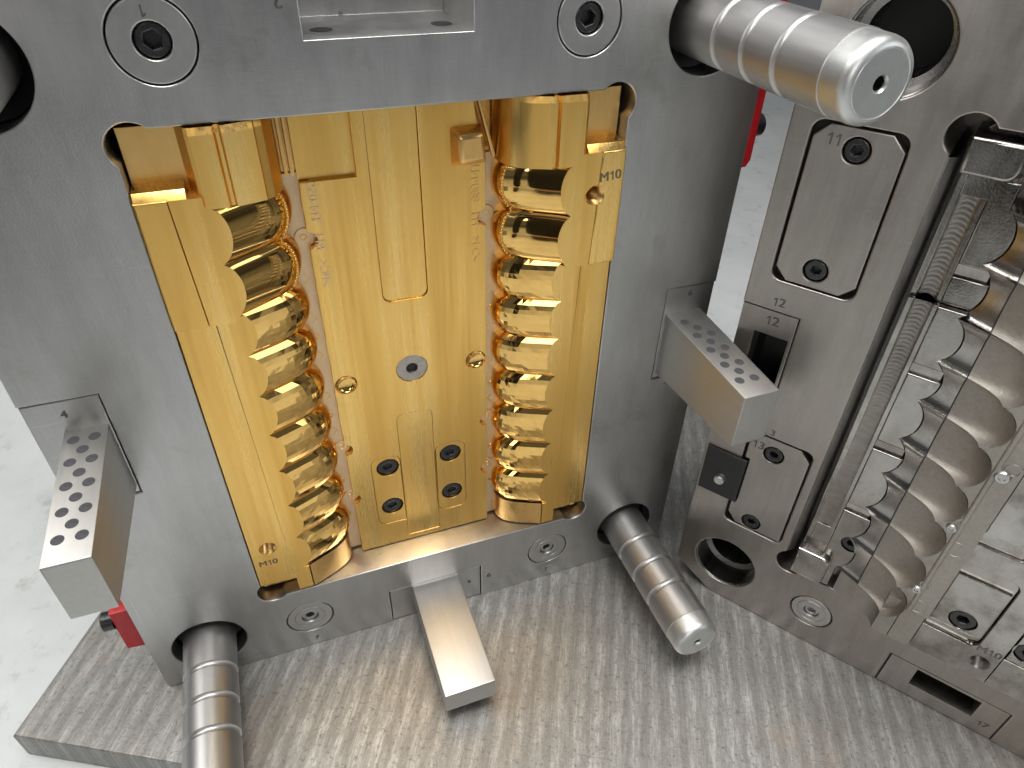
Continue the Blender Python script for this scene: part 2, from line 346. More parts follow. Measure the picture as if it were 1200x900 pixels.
# ledge holes of the top slot: flat black discs painted as the shade inside
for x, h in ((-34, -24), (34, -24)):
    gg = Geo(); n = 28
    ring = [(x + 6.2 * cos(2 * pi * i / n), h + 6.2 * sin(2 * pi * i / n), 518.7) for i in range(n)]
    gg.add([(a * S, -b * S, c * S) for a, b, c in ring], [list(range(n))]); gg.build('dowel_hole_shade', 'bore', frame, 0)
# washers with screws
for i, (x, z) in enumerate(WASH):
    r = 20.0
    w = Geo().slab(circle(x, z, r, 64), -9, -0.4, [circle(x, z, 8.8 if i < 2 else 7.5, 40)], bev=0.9, res=2).build('retaining_washer', 'washer_steel', L, 40)
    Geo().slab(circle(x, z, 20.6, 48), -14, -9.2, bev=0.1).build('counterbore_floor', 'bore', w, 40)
    if i >= 2:
        g = Geo().lathe(x, z, [(13.6, -0.35), (13.3, -0.05), (12.7, -0.05), (12.4, -0.35)], 48); g.build('ring_mark', 'washer_steel', w, 50)
    socket_screw(w, x, z, -2.6, 8.3 if i < 2 else 7.2, 'black_screw' if i < 2 else 'washer_steel', 0.55)
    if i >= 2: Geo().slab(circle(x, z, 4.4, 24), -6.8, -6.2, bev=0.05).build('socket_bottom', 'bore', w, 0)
# guide pins
def guide_pin(x, z, length=142, r=21.5):
    grooves = [34, 62, 90]
    pr = [(r, -60)]
    for q in grooves:
        pr += [(r, q - 3.0), (r - 0.5, q - 2.7), (r - 1.5, q - 1.7), (r - 2.0, q), (r - 1.5, q + 1.7), (r - 0.5, q + 2.7), (r, q + 3.0)]
    pr += [(r, length - 18), (r - 0.5, length - 17.6)]
    o = Geo().lathe(x, z, pr, 72).build('guide_pin', 'pin_steel', L, 35)
    e = [(r - 0.5, length - 17.6), (r - 0.6, length - 6), (r - 1.0, length - 3.6), (r - 2.2, length - 1.5), (r - 4.2, length - 0.2), (r - 5.2, length), (r - 5.6, length - 0.4), (r - 6.0, length - 0.1), (4.4, length - 0.1), (3.5, length - 1.2), (3.4, length - 2.0)]
    Geo().lathe(x, z, e, 72).build('pin_nose', 'pin_end', o, 40)
    Geo().lathe(x, z, [(3.4, length - 2.0), (3.3, length - 10), (0.01, length - 10)], 28).build('centre_hole', 'bore', o, 40)
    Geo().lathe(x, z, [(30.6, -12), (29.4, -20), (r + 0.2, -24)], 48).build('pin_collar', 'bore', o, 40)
    return o
for x, z in PINS: guide_pin(x, z)
# interlock blocks
def plug(parent, me, x, h, z):
    o = link('graphite_plug', me, parent); o.location = (x * S, -h * S, z * S); o.rotation_euler = (0.0433, 0, 0)
gpl = Geo(); n = 20
gpl.add([(3.55 * cos(2 * pi * i / n) * S, 3.55 * sin(2 * pi * i / n) * S, 0) for i in range(n)] + [(3.55 * cos(2 * pi * i / n) * S, 3.55 * sin(2 * pi * i / n) * S, -0.002) for i in range(n)],
        [list(range(n))] + [[i, n + i, n + (i + 1) % n, (i + 1) % n] for i in range(n)])
plug_me = gpl.mesh('graphite_plug', 30); plug_me.materials.append(M['graphite'])
def interlock(label, seat, seat_h, root, tip, bev):
    s = Geo().slab(seat, -22, seat_h, bev=0.8, res=2).build('interlock_seat', 'frame_steel', L, 40)
    b = Geo().hexa([*root, *tip]).build('interlock_block', 'block_steel', L, 40, bevel=bev, label=label)
    return s, b
def corners(x0, x1, z0, z1, h): return [(x0, h, z0), (x1, h, z0), (x1, h, z1), (x0, h, z1)]
s1, b1 = interlock('steel interlock block with graphite dots on its upper face', rect(-247.6, 236.4, -203.6, 323.6), -1.0, corners(-230.5, -204.4, 240, 300.5, -20), corners(-231.5, -206, 249, 295, 107), 1.3)
s2, b2 = interlock('steel interlock block with staggered graphite dots', rect(204.2, 236.8, 247.6, 324.8), -1.0, corners(206, 239, 240.5, 302.5, -20), corners(207.5, 237.5, 250.5, 297, 108), 1.3)
s3, b3 = interlock('plain bright steel interlock block without dots', rect(-43.8, 0.6, 45.3, 45.3), -0.8, corners(-22.2, 23.2, 17, 41.2, -20), corners(-22.2, 22.4, 17, 41.6, 113), 1.6)
lettering(s2, '6', 226, 318, -0.95, 8, 'ink'); lettering(s3, '6', 34, 26, -0.75, 7, 'ink'); lettering(s1, '4', -226, 313, -0.95, 8, 'ink')
for j in range(5):
    h = 8.5 + j * 20.3; zt = 300.5 - (h + 20) / 127 * 5.5 + 0.12
    plug(b1, plug_me, -224.3, h, zt); plug(b1, plug_me, -212.2, h, zt)
    if j < 4: plug(b1, plug_me, -218.2, h + 10.3, zt - 0.44)
for j in range(5):
    h = 13.4 + j * 19.1; zt = 302.5 - (h + 20) / 128 * 5.5 + 0.12
    plug(b2, plug_me, 215.5, h, zt)
    if j < 4: plug(b2, plug_me, 221.5, h + 9.7, zt - 0.42); plug(b2, plug_me, 228, h + 19.5, zt - 0.84)
# red transport straps
st = Geo().slab([(-263, 64), (-249, 62), (-249, 112), (-263, 112)], -16, -4, bev=1).build('transport_strap', 'red', L, 40)
Geo().lathe(0, 0, [(0.01, 9), (7, 9), (8, 8), (8, 0)], 32).build('strap_screw', 'black_screw', st, 40).matrix_local = __import__('mathutils').Matrix.Translation((-0.263, 0.010, 0.098)) @ __import__('mathutils').Matrix.Rotation(-pi / 2, 4, 'Z')
st = Geo().slab([(248.6, 418), (253, 418), (256, 423), (256, 535), (248.6, 535)], -16, -2, bev=1).build('transport_strap', 'red', L, 40)
Geo().lathe(0, 0, [(0.01, 9), (7, 9), (8, 8), (8, 0)], 32).build('strap_screw', 'black_screw', st, 40).matrix_local = __import__('mathutils').Matrix.Translation((0.2558, 0.012, 0.445)) @ __import__('mathutils').Matrix.Rotation(pi / 2, 4, 'Z')

# ---- gold inserts: base, centre plate, strips
Geo().slab(chrect(-148.6, 83.8, 148.6, 480.2, 6), -61, -33, bev=0.5).build('insert_base', 'gold_dark', L, 40)
def wobble(x, z0, z1, step, amp):
    n = int(abs(z1 - z0) / step); return [(x + random.uniform(-amp, amp), z0 + (z1 - z0) * i / n) for i in range(n + 1)]
pads = [rrect(-42, 112, -13.5, 198, 9), rrect(13.5, 112, 40.5, 198, 9)]
def bite(x, zc, r, sg, n=8): return [(x - sg * r * sin(pi * i / n), zc - r * cos(pi * i / n)) for i in range(n + 1)]
BITES = (152, 210, 396)
ctr_out = [(-60.5, 84.2), (60.5, 84.2)] + [q for zc in BITES for q in bite(60.4, zc, 6.0, 1)] + [(60.2, 440), (57, 446), (52, 480.3), (-24.5, 480.3), (-24.5, 434.5), (-59.5, 434.5)] + wobble(-60, 426, 404, 7, 0.35) + bite(-60, 396, 6, -1)[::-1] + wobble(-60, 388, 218, 7, 0.35) + bite(-60, 210, 6, -1)[::-1] + wobble(-60, 202, 160, 7, 0.35) + bite(-60, 152, 6, -1)[::-1] + wobble(-60.2, 144, 96, 7, 0.35)
slot_top = rrect(-16.5, 341, 16.3, 479.5, 6, skip='23'); slot_low = rrect(-16.5, 90, 13.2, 236, 6, skip='01')
holes = [slot_top, slot_low] + [circle(0, 279.5, 12.2), circle(-51, 276, 8.2), circle(51, 276, 8.2)]
low_pads = [[(x, z) for x, z in p] for p in pads]
C = Geo().slab(ctr_out, -31, -24.2, [slot_top, circle(0, 279.5, 12.2), circle(-51, 276, 8.2), circle(51.5, 276, 8.2), rrect(-42, 112, -16.9, 194, 8, skip='1'), rrect(13.6, 112, 40.5, 194, 8)] + [rrect(-16.4, 90, 13.2, 236, 6, skip='01')], bev=0.35)
C.slab([(-53.5, 84.4), (53.5, 84.4), (53.5, 436), (60.2, 440), (57, 446), (52, 480.2), (-60, 480.2), (-60, 436), (-53.5, 436)], -58, -28.1, bev=0.3)
C = C.build('centre_insert', 'gold', L, 40)
Geo().slab(rrect(-16.2, 341.3, 16.0, 479.3, 6, skip='23'), -28.05, -25.4, bev=0.25).build('groove_floor', 'gold', C, 40)
Geo().slab(rrect(-16.2, 90.2, 13.0, 235.8, 6, skip='01'), -28.05, -24.6, bev=0.3).build('key_plate', 'gold', C, 40)
for k, (x0, x1, sk) in enumerate(((-41.7, -17.2, '1'), (13.9, 40.2, ''))):
    zz = (181, 133.5) if k == 0 else (181, 134); xc = -28 if k == 0 else 27
    pd = Geo().slab(rrect(x0, 112.3, x1, 193.7, 8, skip=sk), -28.05, -24.4, [circle(xc, z, 9.6, 40) for z in zz], bev=0.3).build('screw_pad', 'gold', C, 40)
    for z in zz:
        socket_screw(C, xc, z, -25.2, 8.6)
        Geo().slab(circle(xc, z, 9.8, 32), -28.0, -27.4, bev=0.05).build('counterbore_floor', 'bore', C, 0)
sb = Geo().slab(circle(0, 279.5, 12.0), -40, -24.7, [circle(0, 279.5, 4.6, 32)], bev=0.3).build('sprue_bush', 'sprue', C, 40)
Geo().slab(circle(0, 279.5, 4.9, 24), -28.0, -27.2, bev=0.1).build('sprue_channel', 'bore', C, 0)
for x in (-51, 51.5):      # polished spherical dimples
    pr = [(8.1 * cos(a), -24.4 - 3.5 * sin(a)) for a in [pi / 2 * i / 9 for i in range(9)]] + [(0.01, -27.9)]
    Geo().lathe(x, 276, pr, 36).build('dimple', 'gold_mirror', C, 60)
# raised stop block, sloping rib and lowered corner at the top of the centre plate
Geo().hexa([(36.5, -25, 434), (60.5, -25, 434), (58.5, -25, 461), (36, -25, 460), (41, -14.5, 439), (58, -14.5, 439), (56, -14.5, 457), (40, -14.5, 456)]).build('stop_block', 'gold_dark', C, 50, bevel=2.4)
Geo().hexa([(53, -26, 480), (56, -26, 480), (67.5, -26, 439), (64.5, -26, 438), (53.4, -22.4, 480), (55.4, -22.4, 480), (67, -22.4, 439), (65, -22.4, 438)]).build('sloping_rib', 'gold_dark', C, 30, bevel=0.5)
Geo().slab(rect(-59.6, 435, -25, 480), -45, -28.2, bev=0.4).build('lowered_corner', 'gold', C, 40)
lettering(C, '>PC<   RH   TN-055', -53.3, 398, -24.2, 8.6, 'gold_pink', rot=-pi / 2 + pi, mirror=True, thick=0.5)
lettering(C, 'TN-088   LH   >PC<', 53.6, 399, -24.2, 8.6, 'gold_dark', rot=-pi / 2, mirror=True, thick=0.5)
for sgn in (-1, 1):
    def X(lst): return [(sgn * x, z) for x, z in lst]
    strip = Geo().slab(X(rect(52, 85.2, 84, 439)), -33.2, -31, bev=0.2).build('parting_strip', 'gold_pink', L, 40)
    for zc in BITES:
        Geo().slab(X(circle(61.8, zc, 6.6, 28)), -31.2, -29.8, bev=0.4).build('ejector_tab', 'gold_pink', strip, 40)
        Geo().lathe(sgn * 62.5, zc + 0.5, [(2.4, -29.8), (2.2, -29.45), (1.5, -29.45), (1.3, -29.8)], 20).build('ejector_mark', 'gold_dark', strip, 40)
    for zc in (318, 244, 172, 130): 
        Geo().lathe(sgn * 66.5, zc, [(2.6, -30.95), (2.4, -30.6), (1.6, -30.6), (1.4, -30.95)], 20).build('ejector_mark', 'gold_dark', strip, 40)
    for zc in (366, 334, 302, 264, 228):          # chevron marks
        for d in (-1, 1):
            Geo().hexa([(sgn * 63, -31.2, zc + d * 0.4), (sgn * 63.9, -31.2, zc), (sgn * 66.9, -31.2, zc + d * 3.4), (sgn * 66.1, -31.2, zc + d * 3.9),
                        (sgn * 63, -30.7, zc + d * 0.4), (sgn * 63.9, -30.7, zc), (sgn * 66.9, -30.7, zc + d * 3.4), (sgn * 66.1, -30.7, zc + d * 3.9)]).build('chevron_mark', 'gold_dark', strip, 0)
    # ---- scalloped side insert
    low = scallop(2, 9); up = scallop(0, 2)
    seam_lo = (119.6, 125.4)   # x at z=84 and z=362
    inner_lo = low + [(low[-1][0], 112), (RIM + 33, 111.4), (RIM + 33, 84.5), (seam_lo[0] - 0.3, 84.5), (seam_lo[1] - 0.3, 361.5)]
    inner_lo[0] = (inner_lo[0][0], 361.6); 
    side = Geo().slab(X(inner_lo), -33, -0.7, bev=0.12)
    inner_up = [(up[0][0] + 2, 438)] + up[1:-1] + [(up[-1][0], 362.2), (128.2, 362.2)] + (arc(128.2, 415, 6.9, -73, -287, 24) if sgn > 0 else []) + [(131.3, 443.8), (up[0][0] + 2, 443.8)]
    side.slab(X(inner_up), -33, 5, bev=0.12)
    side = side.build('side_insert', 'gold', L, 40)
    lowh = [circle(-135, 145.2, 6.7, 36)] if sgn < 0 else []
    Geo().slab(X([(119.6, 101), (148.9, 101), (148.9, 361.8), (125.4, 361.8)]), -40, -0.9, lowh, bev=0.35).build('side_rail', 'gold', side, 40)
    Geo().slab(X([(128.6, 362.4), (148.6, 362.4), (148.6, 444), (131.7, 444)] + (arc(128.2, 415, 6.9, 69, -69, 14) if sgn > 0 else [])), -40, 5.1, [], bev=0.9, res=2).build('side_rail', 'gold', side, 40)
    if sgn > 0: 
        lettering(side, 'M10', 138.6, 427.2, 5.15, 9.2, 'ink_gold', rot=0.10, thick=0.08)
    else:
        threaded_hole(side, -135, 145.2, -0.9, 5.6, 'gold_dark'); lettering(side, 'M10', -137.5, 128.2, -0.85, 8.5, 'ink_gold', rot=0.0, thick=0.08)
    # lobes: the upper two turned smooth, the others cut in small facets
    for k in range(9):
        top = 5.0 if k < 2 else -0.7
        if k < 2:
            ns, nv = 26, 30
            rows = [[lobe_point(i / ns, j / nv, k, top) for j in range(nv + 1)] for i in range(ns + 1)]
            ga = Geo().grid([[(sgn * x, h, z) for x, h, z in r] for r in rows]); ga.build('lobe', 'gold_mirror', side, 60)
            # beaded ring near the foot of the lobe
            gb = Geo()
            for i in range(16):
                v = (i + 0.5) / 16; x, h, z = lobe_point(0.33, v, k, top)
                pr = [(1.25 * cos(a), 0.9 * sin(a)) for a in (0, 0.5, 1.0, 1.4)] + [(0.01, 0.9)]
                gb.lathe(sgn * (x - 0.25), z, [(r, h + q) for r, q in pr], 10)
            gb.build('bead_row', 'gold_mirror', side, 40)
        else:
            ns, nv = 13, 9
            rows = []
            for i in range(ns + 1):
                row = []
                for j in range(nv + 1):
                    x, h, z = lobe_point(i / ns, j / nv, k, top)
                    if 0 < i < ns and 0 < j < nv: x += random.uniform(-.09, .09); h += random.uniform(-.09, .09)
                    row.append((sgn * x, h, z))
                rows.append(row)
            Geo().grid(rows).build('lobe', 'gold_mirror', side, 0)
    # rounded neck below the lobes and shoulder above them
    nk = Geo().grid([[(sgn * (RIM - 5 + prof(i / 16, -0.7)[0]), prof(i / 16, -0.7)[1], z) for z in (112.5, 84.3)] for i in range(17)]); nk.build('neck', 'gold_dark', side, 60)
    oe = RIM + (40.0 if sgn < 0 else 45.0)
    sp = ([(RIM - 7.5, -31), (RIM - 7.2, -19), (RIM - 4, -10), (RIM + 1.5, -3.5), (RIM + 9, 0.8)] if sgn > 0 else [(RIM - 6, -31), (RIM - 4.5, -12), (RIM + 0.5, -3.2), (RIM + 4.5, -0.8), (RIM + 5.2, 0.6)]) + [(RIM + 19.5, 4.6), (RIM + 21.5, 4.9), (RIM + 22.7, 2.2), (RIM + 24.5, 2.2), (RIM + 25.7, 5.05), (oe - 2.0, 5.12), (oe, 3.6), (oe + (5.5 if sgn < 0 else 0.3), -12)]
    sh = Geo()
    z0, z1 = 436.5, 480.7
    rows = [[(sgn * x, h - 26 * 0, z0), (sgn * x, h, z1 - 3.6), (sgn * x, h - 2.2, z1)] for x, h in sp]
    sh.grid(rows); o = len(sh.v)
    sh.add([(sgn * x * S, -h * S, z0 * S) for x, h in sp] + [(sgn * (RIM - 7.5) * S, 0.033, z0 * S), (sgn * sp[-1][0] * S, 0.033, z0 * S)], [list(range(len(sp))) + [len(sp) + 1, len(sp)]])
    sh.build('shoulder', 'gold', side, 24)
    Geo().hexa([(sgn * (RIM + 45.5), -11.5, 443.5), (sgn * 148.5, -11.5, 443.5), (sgn * 148.5, -11.5, 449.5), (sgn * (RIM + 47), -11.5, 449.5), (sgn * (RIM + 47), 4.6, 443.5), (sgn * 148.5, 4.6, 443.5), (sgn * 148.5, 0.4, 448.3), (sgn * (RIM + 47), 0.4, 448.3)]).build('rail_lip', 'gold', side, 20, bevel=0.4)
    for xr in (RIM - 13.2, RIM - 9.6) if sgn < 0 else ():
        Geo().box(*sorted((sgn * xr, sgn * (xr + 2.2))), -33, -24.5, 439.5, 480).build('guide_rib', 'gold_dark', side, 30, bevel=0.4)
    Geo().slab(X(rect(RIM + 38, 438, 148.2, 479.8)), -40, -11, bev=0.4).build('corner_recess', 'gold_dark', side, 40)
    Geo().slab(X(rect(RIM + 40, 84.5, 148.2, 101.5)), -40, -13, bev=0.4).build('corner_recess', 'gold_dark', side, 40)
    if sgn > 0: threaded_hole(side, 128.2, 415, 5.3, 6.1, 'gold_dark')

# ================================================================== RIGHT HALF (steel cavity side)
YAW = -0.97639
O = (0.395828, -0.037818)
R = empty('mould_half', (O[0] + cos(YAW) * 0.248, O[1] + sin(YAW) * 0.248, 0), YAW)
tag(R, 'all steel mould half with matt scooped cavities and numbered wear plates', 'mould half')
def U(lst): return [(u - 248, z) for u, z in lst]
RB = [(46.5 - 248, 48), (48 - 248, 515), (450 - 248, 48), (450 - 248, 515)]
RW = [(132.6 - 248, 42.1), (364 - 248, 42.1)]
holes = [[(x - 4.2 * (x < -120), z) for x, z in pocket_outline(7, 13)]] + [circle(x, z, 29.5, 64) for x, z in RB] + [circle(x, z, 18.6, 56) for x, z in RW]
holes += [U(rrect(14.5, 354, 73, 468.5, 8)), U(rrect(33, 104.5, 86.5, 216, 7)) ]
outline = U([(38, 0.0), (203, 0), (203, 42.5), (297.5, 42.5), (297.5, 0), (496, 0), (496, 563), (0, 563), (0, 329), (43.5, 329), (43.5, 236), (0, 236), (0, 24)])
rf = Geo().slab(outline, -62, 0, holes, bev=1.3, res=2).build('frame_plate', 'cavity_steel', R, 40)
Geo().slab(U(rect(0, 0.5, 496, 563)), -120, -62.5, bev=1).build('backing_plate', 'cavity_steel', R, 40)
Geo().grid([[(-153.9, -0.9, z), (-153.2, -0.25, z), (-149.6, -4.2, z), (-149.2, -5.0, z), (-149.2, -60, z)] for z in (461, 103)]).build('pocket_chamfer', 'washer_steel', rf, 20)
for x, z in RB:      # guide bushes
    b = Geo().lathe(x, z, [(29.4, -1.5), (28.6, -2.2), (28.3, -24), (23.5, -26), (23.0, -27), (23.0, -61)], 64).build('guide_bush', 'bush_steel', R, 35)
    Geo().slab(circle(x, z, 24, 32), -62.4, -60, bev=0.1).build('bush_bottom', 'bore', b, 0)
for x, z in RW:
    w = Geo().slab(circle(x, z, 17.8, 56), -9, -0.4, [circle(x, z, 6.6, 36)], bev=0.8, res=2).build('retaining_washer', 'washer_steel', R, 40)
    Geo().lathe(x, z, [(13.2, -0.35), (12.8, 0.1), (11.8, 0.1), (11.4, -0.35)], 44).build('ring_mark', 'washer_steel', w, 50)
    socket_screw(w, x, z, -2.2, 6.3, 'washer_steel', 0.6)
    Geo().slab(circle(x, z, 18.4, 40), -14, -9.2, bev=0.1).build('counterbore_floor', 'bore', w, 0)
def wear_plate(rec, pl, screws, num, nx, nz, lab):
    w = Geo().slab(U(pl), -9, -0.6, [circle(u - 248, z, 8.6, 36) for u, z in screws], bev=0.9, res=1).build('wear_plate', 'cavity_steel', R, 30, label=lab)
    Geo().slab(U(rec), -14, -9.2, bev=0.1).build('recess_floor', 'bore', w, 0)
    for u, z in screws: socket_screw(w, u - 248, z, -1.4, 7.6)
    lettering(w, num, nx - 248, nz, -0.55, 11, 'ink')
wear_plate(rrect(14, 353.5, 73.5, 469, 8), chrect(16.3, 355.5, 71.8, 466.8, 9), [(44.6, 453.5), (43.2, 368.8)], '11', 29.5, 458, 'chamfered wear plate marked 11')
wear_plate(rrect(33, 104.5, 86.5, 216, 7), [(44, 106), (77, 106), (85.2, 106.2), (85.2, 205), (76.5, 214.5), (35, 214.5), (35, 184.2), (39.2, 184.2), (39.2, 129.8), (35, 129.8), (35, 116)], [(56.8, 198.5), (57, 114.5)], '13', 43, 203, 'chamfered wear plate marked 13')
# number 12 interlock seat with rectangular opening
s12 = Geo().slab(U([(0.6, 236.6), (42.9, 236.6), (42.9, 328.4), (0.6, 328.4)]), -20, -0.7, [U(rect(14, 243, 40, 307.5))], bev=0.6).build('interlock_seat', 'cavity_steel', R, 40)
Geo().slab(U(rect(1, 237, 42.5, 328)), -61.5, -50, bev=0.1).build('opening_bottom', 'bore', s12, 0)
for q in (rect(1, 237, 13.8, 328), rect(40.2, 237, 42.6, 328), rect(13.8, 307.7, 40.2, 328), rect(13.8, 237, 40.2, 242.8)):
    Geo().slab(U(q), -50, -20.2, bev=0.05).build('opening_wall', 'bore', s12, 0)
lettering(s12, '12', 25 - 248, 320, -0.65, 11, 'ink'); lettering(rf, '12', 26 - 248, 337, 0.05, 10, 'ink'); lettering(rf, '3', 51 - 248, 221, 0.05, 8, 'ink')
bl = Geo().slab(U(rect(2.8, 131.2, 38.8, 182.8)), 0.2, 2.4, bev=0.9, res=2).build('limit_switch_block', 'black_plastic', R, 40)
Geo().lathe(21 - 248, 153, [(4.6, 2.3), (4.6, 7.2), (3.9, 8.0), (0.01, 8.2)], 28).build('switch_pin', 'pin_end', bl, 35)
# number 17 seat
s17 = Geo().slab(U(rect(204, 0.6, 296.6, 41.8)), -20, -0.5, [U(rect(226.5, 16.2, 276.5, 38.5))], bev=0.6).build('interlock_seat', 'cavity_steel', R, 40)
Geo().slab(U(rect(204, 0.6, 296.6, 41.8)), -61.5, -45, bev=0.1).build('opening_bottom', 'bore', s17, 0)
for q in (rect(220, 1, 226.3, 41), rect(276.7, 1, 283, 41)): Geo().slab(U(q), -45, -20.2, bev=0.05).build('opening_wall', 'bore', s17, 0)
lettering(s17, '17', 286.5 - 248, 14, -0.45, 9, 'ink')
for u in (203, 297.5): Geo().slab(U(rect(u - 0.55, 0.5, u + 0.55, 42)), -3, -1.5, bev=0.05).build('seat_gap', 'bore', s17, 0)

# ---- cavity insert.  mirror of the core profile: rises from the outer plane up to the middle
def CU(x): return 396.0 - (x + 149.5) - 248                # core x -> cavity local x
Geo().slab(U(chrect(104, 83.8, 392, 480, 6)), -61, -16, bev=0.5).build('insert_base', 'insert_steel', R, 40)
outer = Geo()
outer.slab(U(rect(103.6, 112, 107.4, 369.6)), -40, -1.0, bev=0.5); outer.slab(U(rect(103.6, 370.2, 107.4, 453)), -40, -5.5, bev=0.5)
outer.slab(U(rect(119.2, 150, 122.0, 369.6)), -40, -1.0, bev=0.3); outer.slab(U(rect(119.2, 370.2, 122.0, 440)), -40, -5.5, bev=0.3)
outer.slab(U(rrect(107.4, 112, 122.0, 150, 3, skip='123')), -40, -1.0, bev=0.4)
outer.slab(U(rect(107.4, 440, 131, 453.5)), -40, -5.5, bev=0.4)
outer = outer.build('insert_rail', 'insert_steel', R, 40)
for (za, zb, hb) in ((369.7, 148, -1.0), (441, 370.1, -5.5)):        # ball-milled trough with chatter rings
    rows = []; n = int((za - zb) / 0.8)
    for i in range(n + 1):
        z = za + (zb - za) * i / n; row = []
        fade = min(1.0, max(0.0, (z - 215) / 110)) if hb > -3 else 1.0
        for j in range(13):
            t = -1 + 2 * j / 12; e = 0 if abs(t) == 1 else 1
            zz = z + 3.2 * (1 - t * t)
            dep = hb - 1.5 * sqrt(max(0, 1 - t * t)) * (0.35 + 0.65 * fade) - e * fade * (0.30 * (0.5 + 0.5 * sin(z * 2 * pi / 3.3 + random.uniform(-.6, .6))) + random.uniform(0, .12))
            row.append((107.3 + 12.0 * (t + 1) / 2 - 248, dep - 0.02, min(za, zz) if i else z))
        rows.append(row)
    Geo().grid(rows).build('milled_trough', 'swirl_steel', outer, 50)
# polished shut-off tiles, stepped and scalloped towards the cavity
edges = [(453, 389.5, -5.4), (389.5, 370.3, -5.4), (369.7, 316.2, 0.4), (316.2, 244.6, 0.4), (244.6, 176, 0.4), (176, 85, 0.4)]
def scal_u(z):
    z = min(437.99, max(112.01, z))
    for k in range(9):
        if LOBES[k] >= z >= LOBES[k + 1]:
            v = (LOBES[k] - z) / (LOBES[k] - LOBES[k + 1]); return CU(lobe_point(1.0, v, k, 0)[0])
for zt, zb, h in edges:
    band = 9.0 if zb not in (370.3, 85) else 0
    def poly(z1, z0):
        n = max(4, int((z1 - z0) / 2)); return [(122.3 - 248, z1)] + [(scal_u(z1 + (z0 - z1) * i / n), z1 + (z0 - z1) * i / n) for i in range(n + 1)] + [(122.3 - 248, z0)]
    t = Geo().slab(poly(zt - 0.2, zb + band), -30, h, [circle(138 - 248, 143, 9.2, 32)] if zb == 85 else [], bev=0.9, res=2).build('shut_off_tile', 'insert_steel', R, 40)
    if band: 
        x1 = scal_u(zb + 4) - 1.0
        Geo().hexa([(122.4 - 248, h - 12, zb + 0.1), (x1, h - 12, zb + 0.1), (x1, h - 12, zb + band), (122.4 - 248, h - 12, zb + band), (122.4 - 248, h - 2.2, zb + 0.1), (x1, h - 2.2, zb + 0.1), (x1, h - 0.3, zb + band), (122.4 - 248, h - 0.3, zb + band)]).build('tile_ramp', 'insert_steel', t, 20)
    if zb == 85: socket_screw(t, 138 - 248, 143, -0.8, 8.3)
DARK = 155.0 - 248
def cav_point(t, v, k, top):
    x, h, z = lobe_point(t, v, k, top); q = 1 - t; x -= 4.0 * (bulge(v) - 0.5) * (0.3 + 0.7 * q)
    return CU(x) + 7.5 * q ** 1.3, -h * 0.93, z
for k in range(9):
    top = 5.0 if k < 2 else -0.4
    nv, na, nb = 22, 10, 24
    pol = [[] for _ in range(na + 1)]; ero = [[] for _ in range(nb + 1)]; gap = [[], []]
    for j in range(nv + 1):
        v = j / nv; lo, hi = 0.0, 1.0
        for _ in range(30):
            m_ = (lo + hi) / 2
            if cav_point(m_, v, k, top)[0] > DARK: lo = m_
            else: hi = m_
        tc = lo
        for i in range(na + 1): pol[i].append(cav_point(1 + (tc - 1) * i / na, v, k, top))
        for i in range(nb + 1):
            x, h, z = cav_point(tc * (1 - i / nb), v, k, top); ero[i].append((x, h + 0.35, z))
        x, h, z = cav_point(tc, v, k, top); gap[0].append((x - 0.75, h + 0.15, z)); gap[1].append((x + 0.15, h + 0.45, z))
    a = Geo().grid(pol).build('polished_cavity_wall', 'insert_steel', R, 60)
    Geo().grid(gap).build('joint', 'bore', a, 60)
    Geo().grid(ero).build('scoop', 'eroded_steel', a, 60)
# strip, bosses, centre block
rim = [(cav_point(0.0, i / 10, k, 0)[0] + 0.1, cav_point(0.0, i / 10, k, 0)[2]) for k in range(9) for i in range(10)]           # running downward
rim = [q for q in rim if q[1] > 131]
strip = Geo().slab(rim + [(rim[-1][0], 131), (206.2 - 248, 131), (206.2 - 248, 448)], 8, 28.5, bev=0.5)
strip.slab(U(rect(177, 84.3, 189.5, 130.7)), 4, 21.5, bev=0.6); strip.slab(U(rect(190, 84.3, 206.2, 130.7)), 4, 20.5, bev=0.6)
strip = strip.build('parting_strip', 'eroded_steel', R, 40)
rb = Geo(); n = 8
rb.grid([[(192.5 - 248 + 2.0 * cos(pi * i / n), 28.3 + 1.5 * sin(pi * i / n), z) for z in (438, 131.5)] for i in range(n + 1)]); rb.build('edge_rib', 'eroded_steel', strip, 60)
for u, z, r in ((197, 283, 4.9), (188, 227, 3.6), (189.5, 157.5, 3.6), (190, 352, 3.9)):
    Geo().lathe(u - 248, z, [(r, 28.2), (r * 0.98, 29.8), (r * 0.8, 31), (r * 0.45, 31.2), (r * 0.42, 30.2), (0.01, 30.0)], 28).build('boss', 'washer_steel', strip, 35)
    Geo().lathe(u + 3.5 - 248, z + 7, [(r * 1.1, 28.2), (r * 1.05, 29.2), (r * 0.75, 29.3), (r * 0.7, 28.3)], 28).build('boss_ring', 'eroded_steel', strip, 35)
for z, u in ((209, 197), (330, 198), (140, 196)):
    Geo().lathe(u - 248, z, [(7.0, 28.45), (6.8, 28.75), (6.3, 28.75), (6.1, 28.45)], 28).build('ejector_mark', 'eroded_steel', strip, 40)
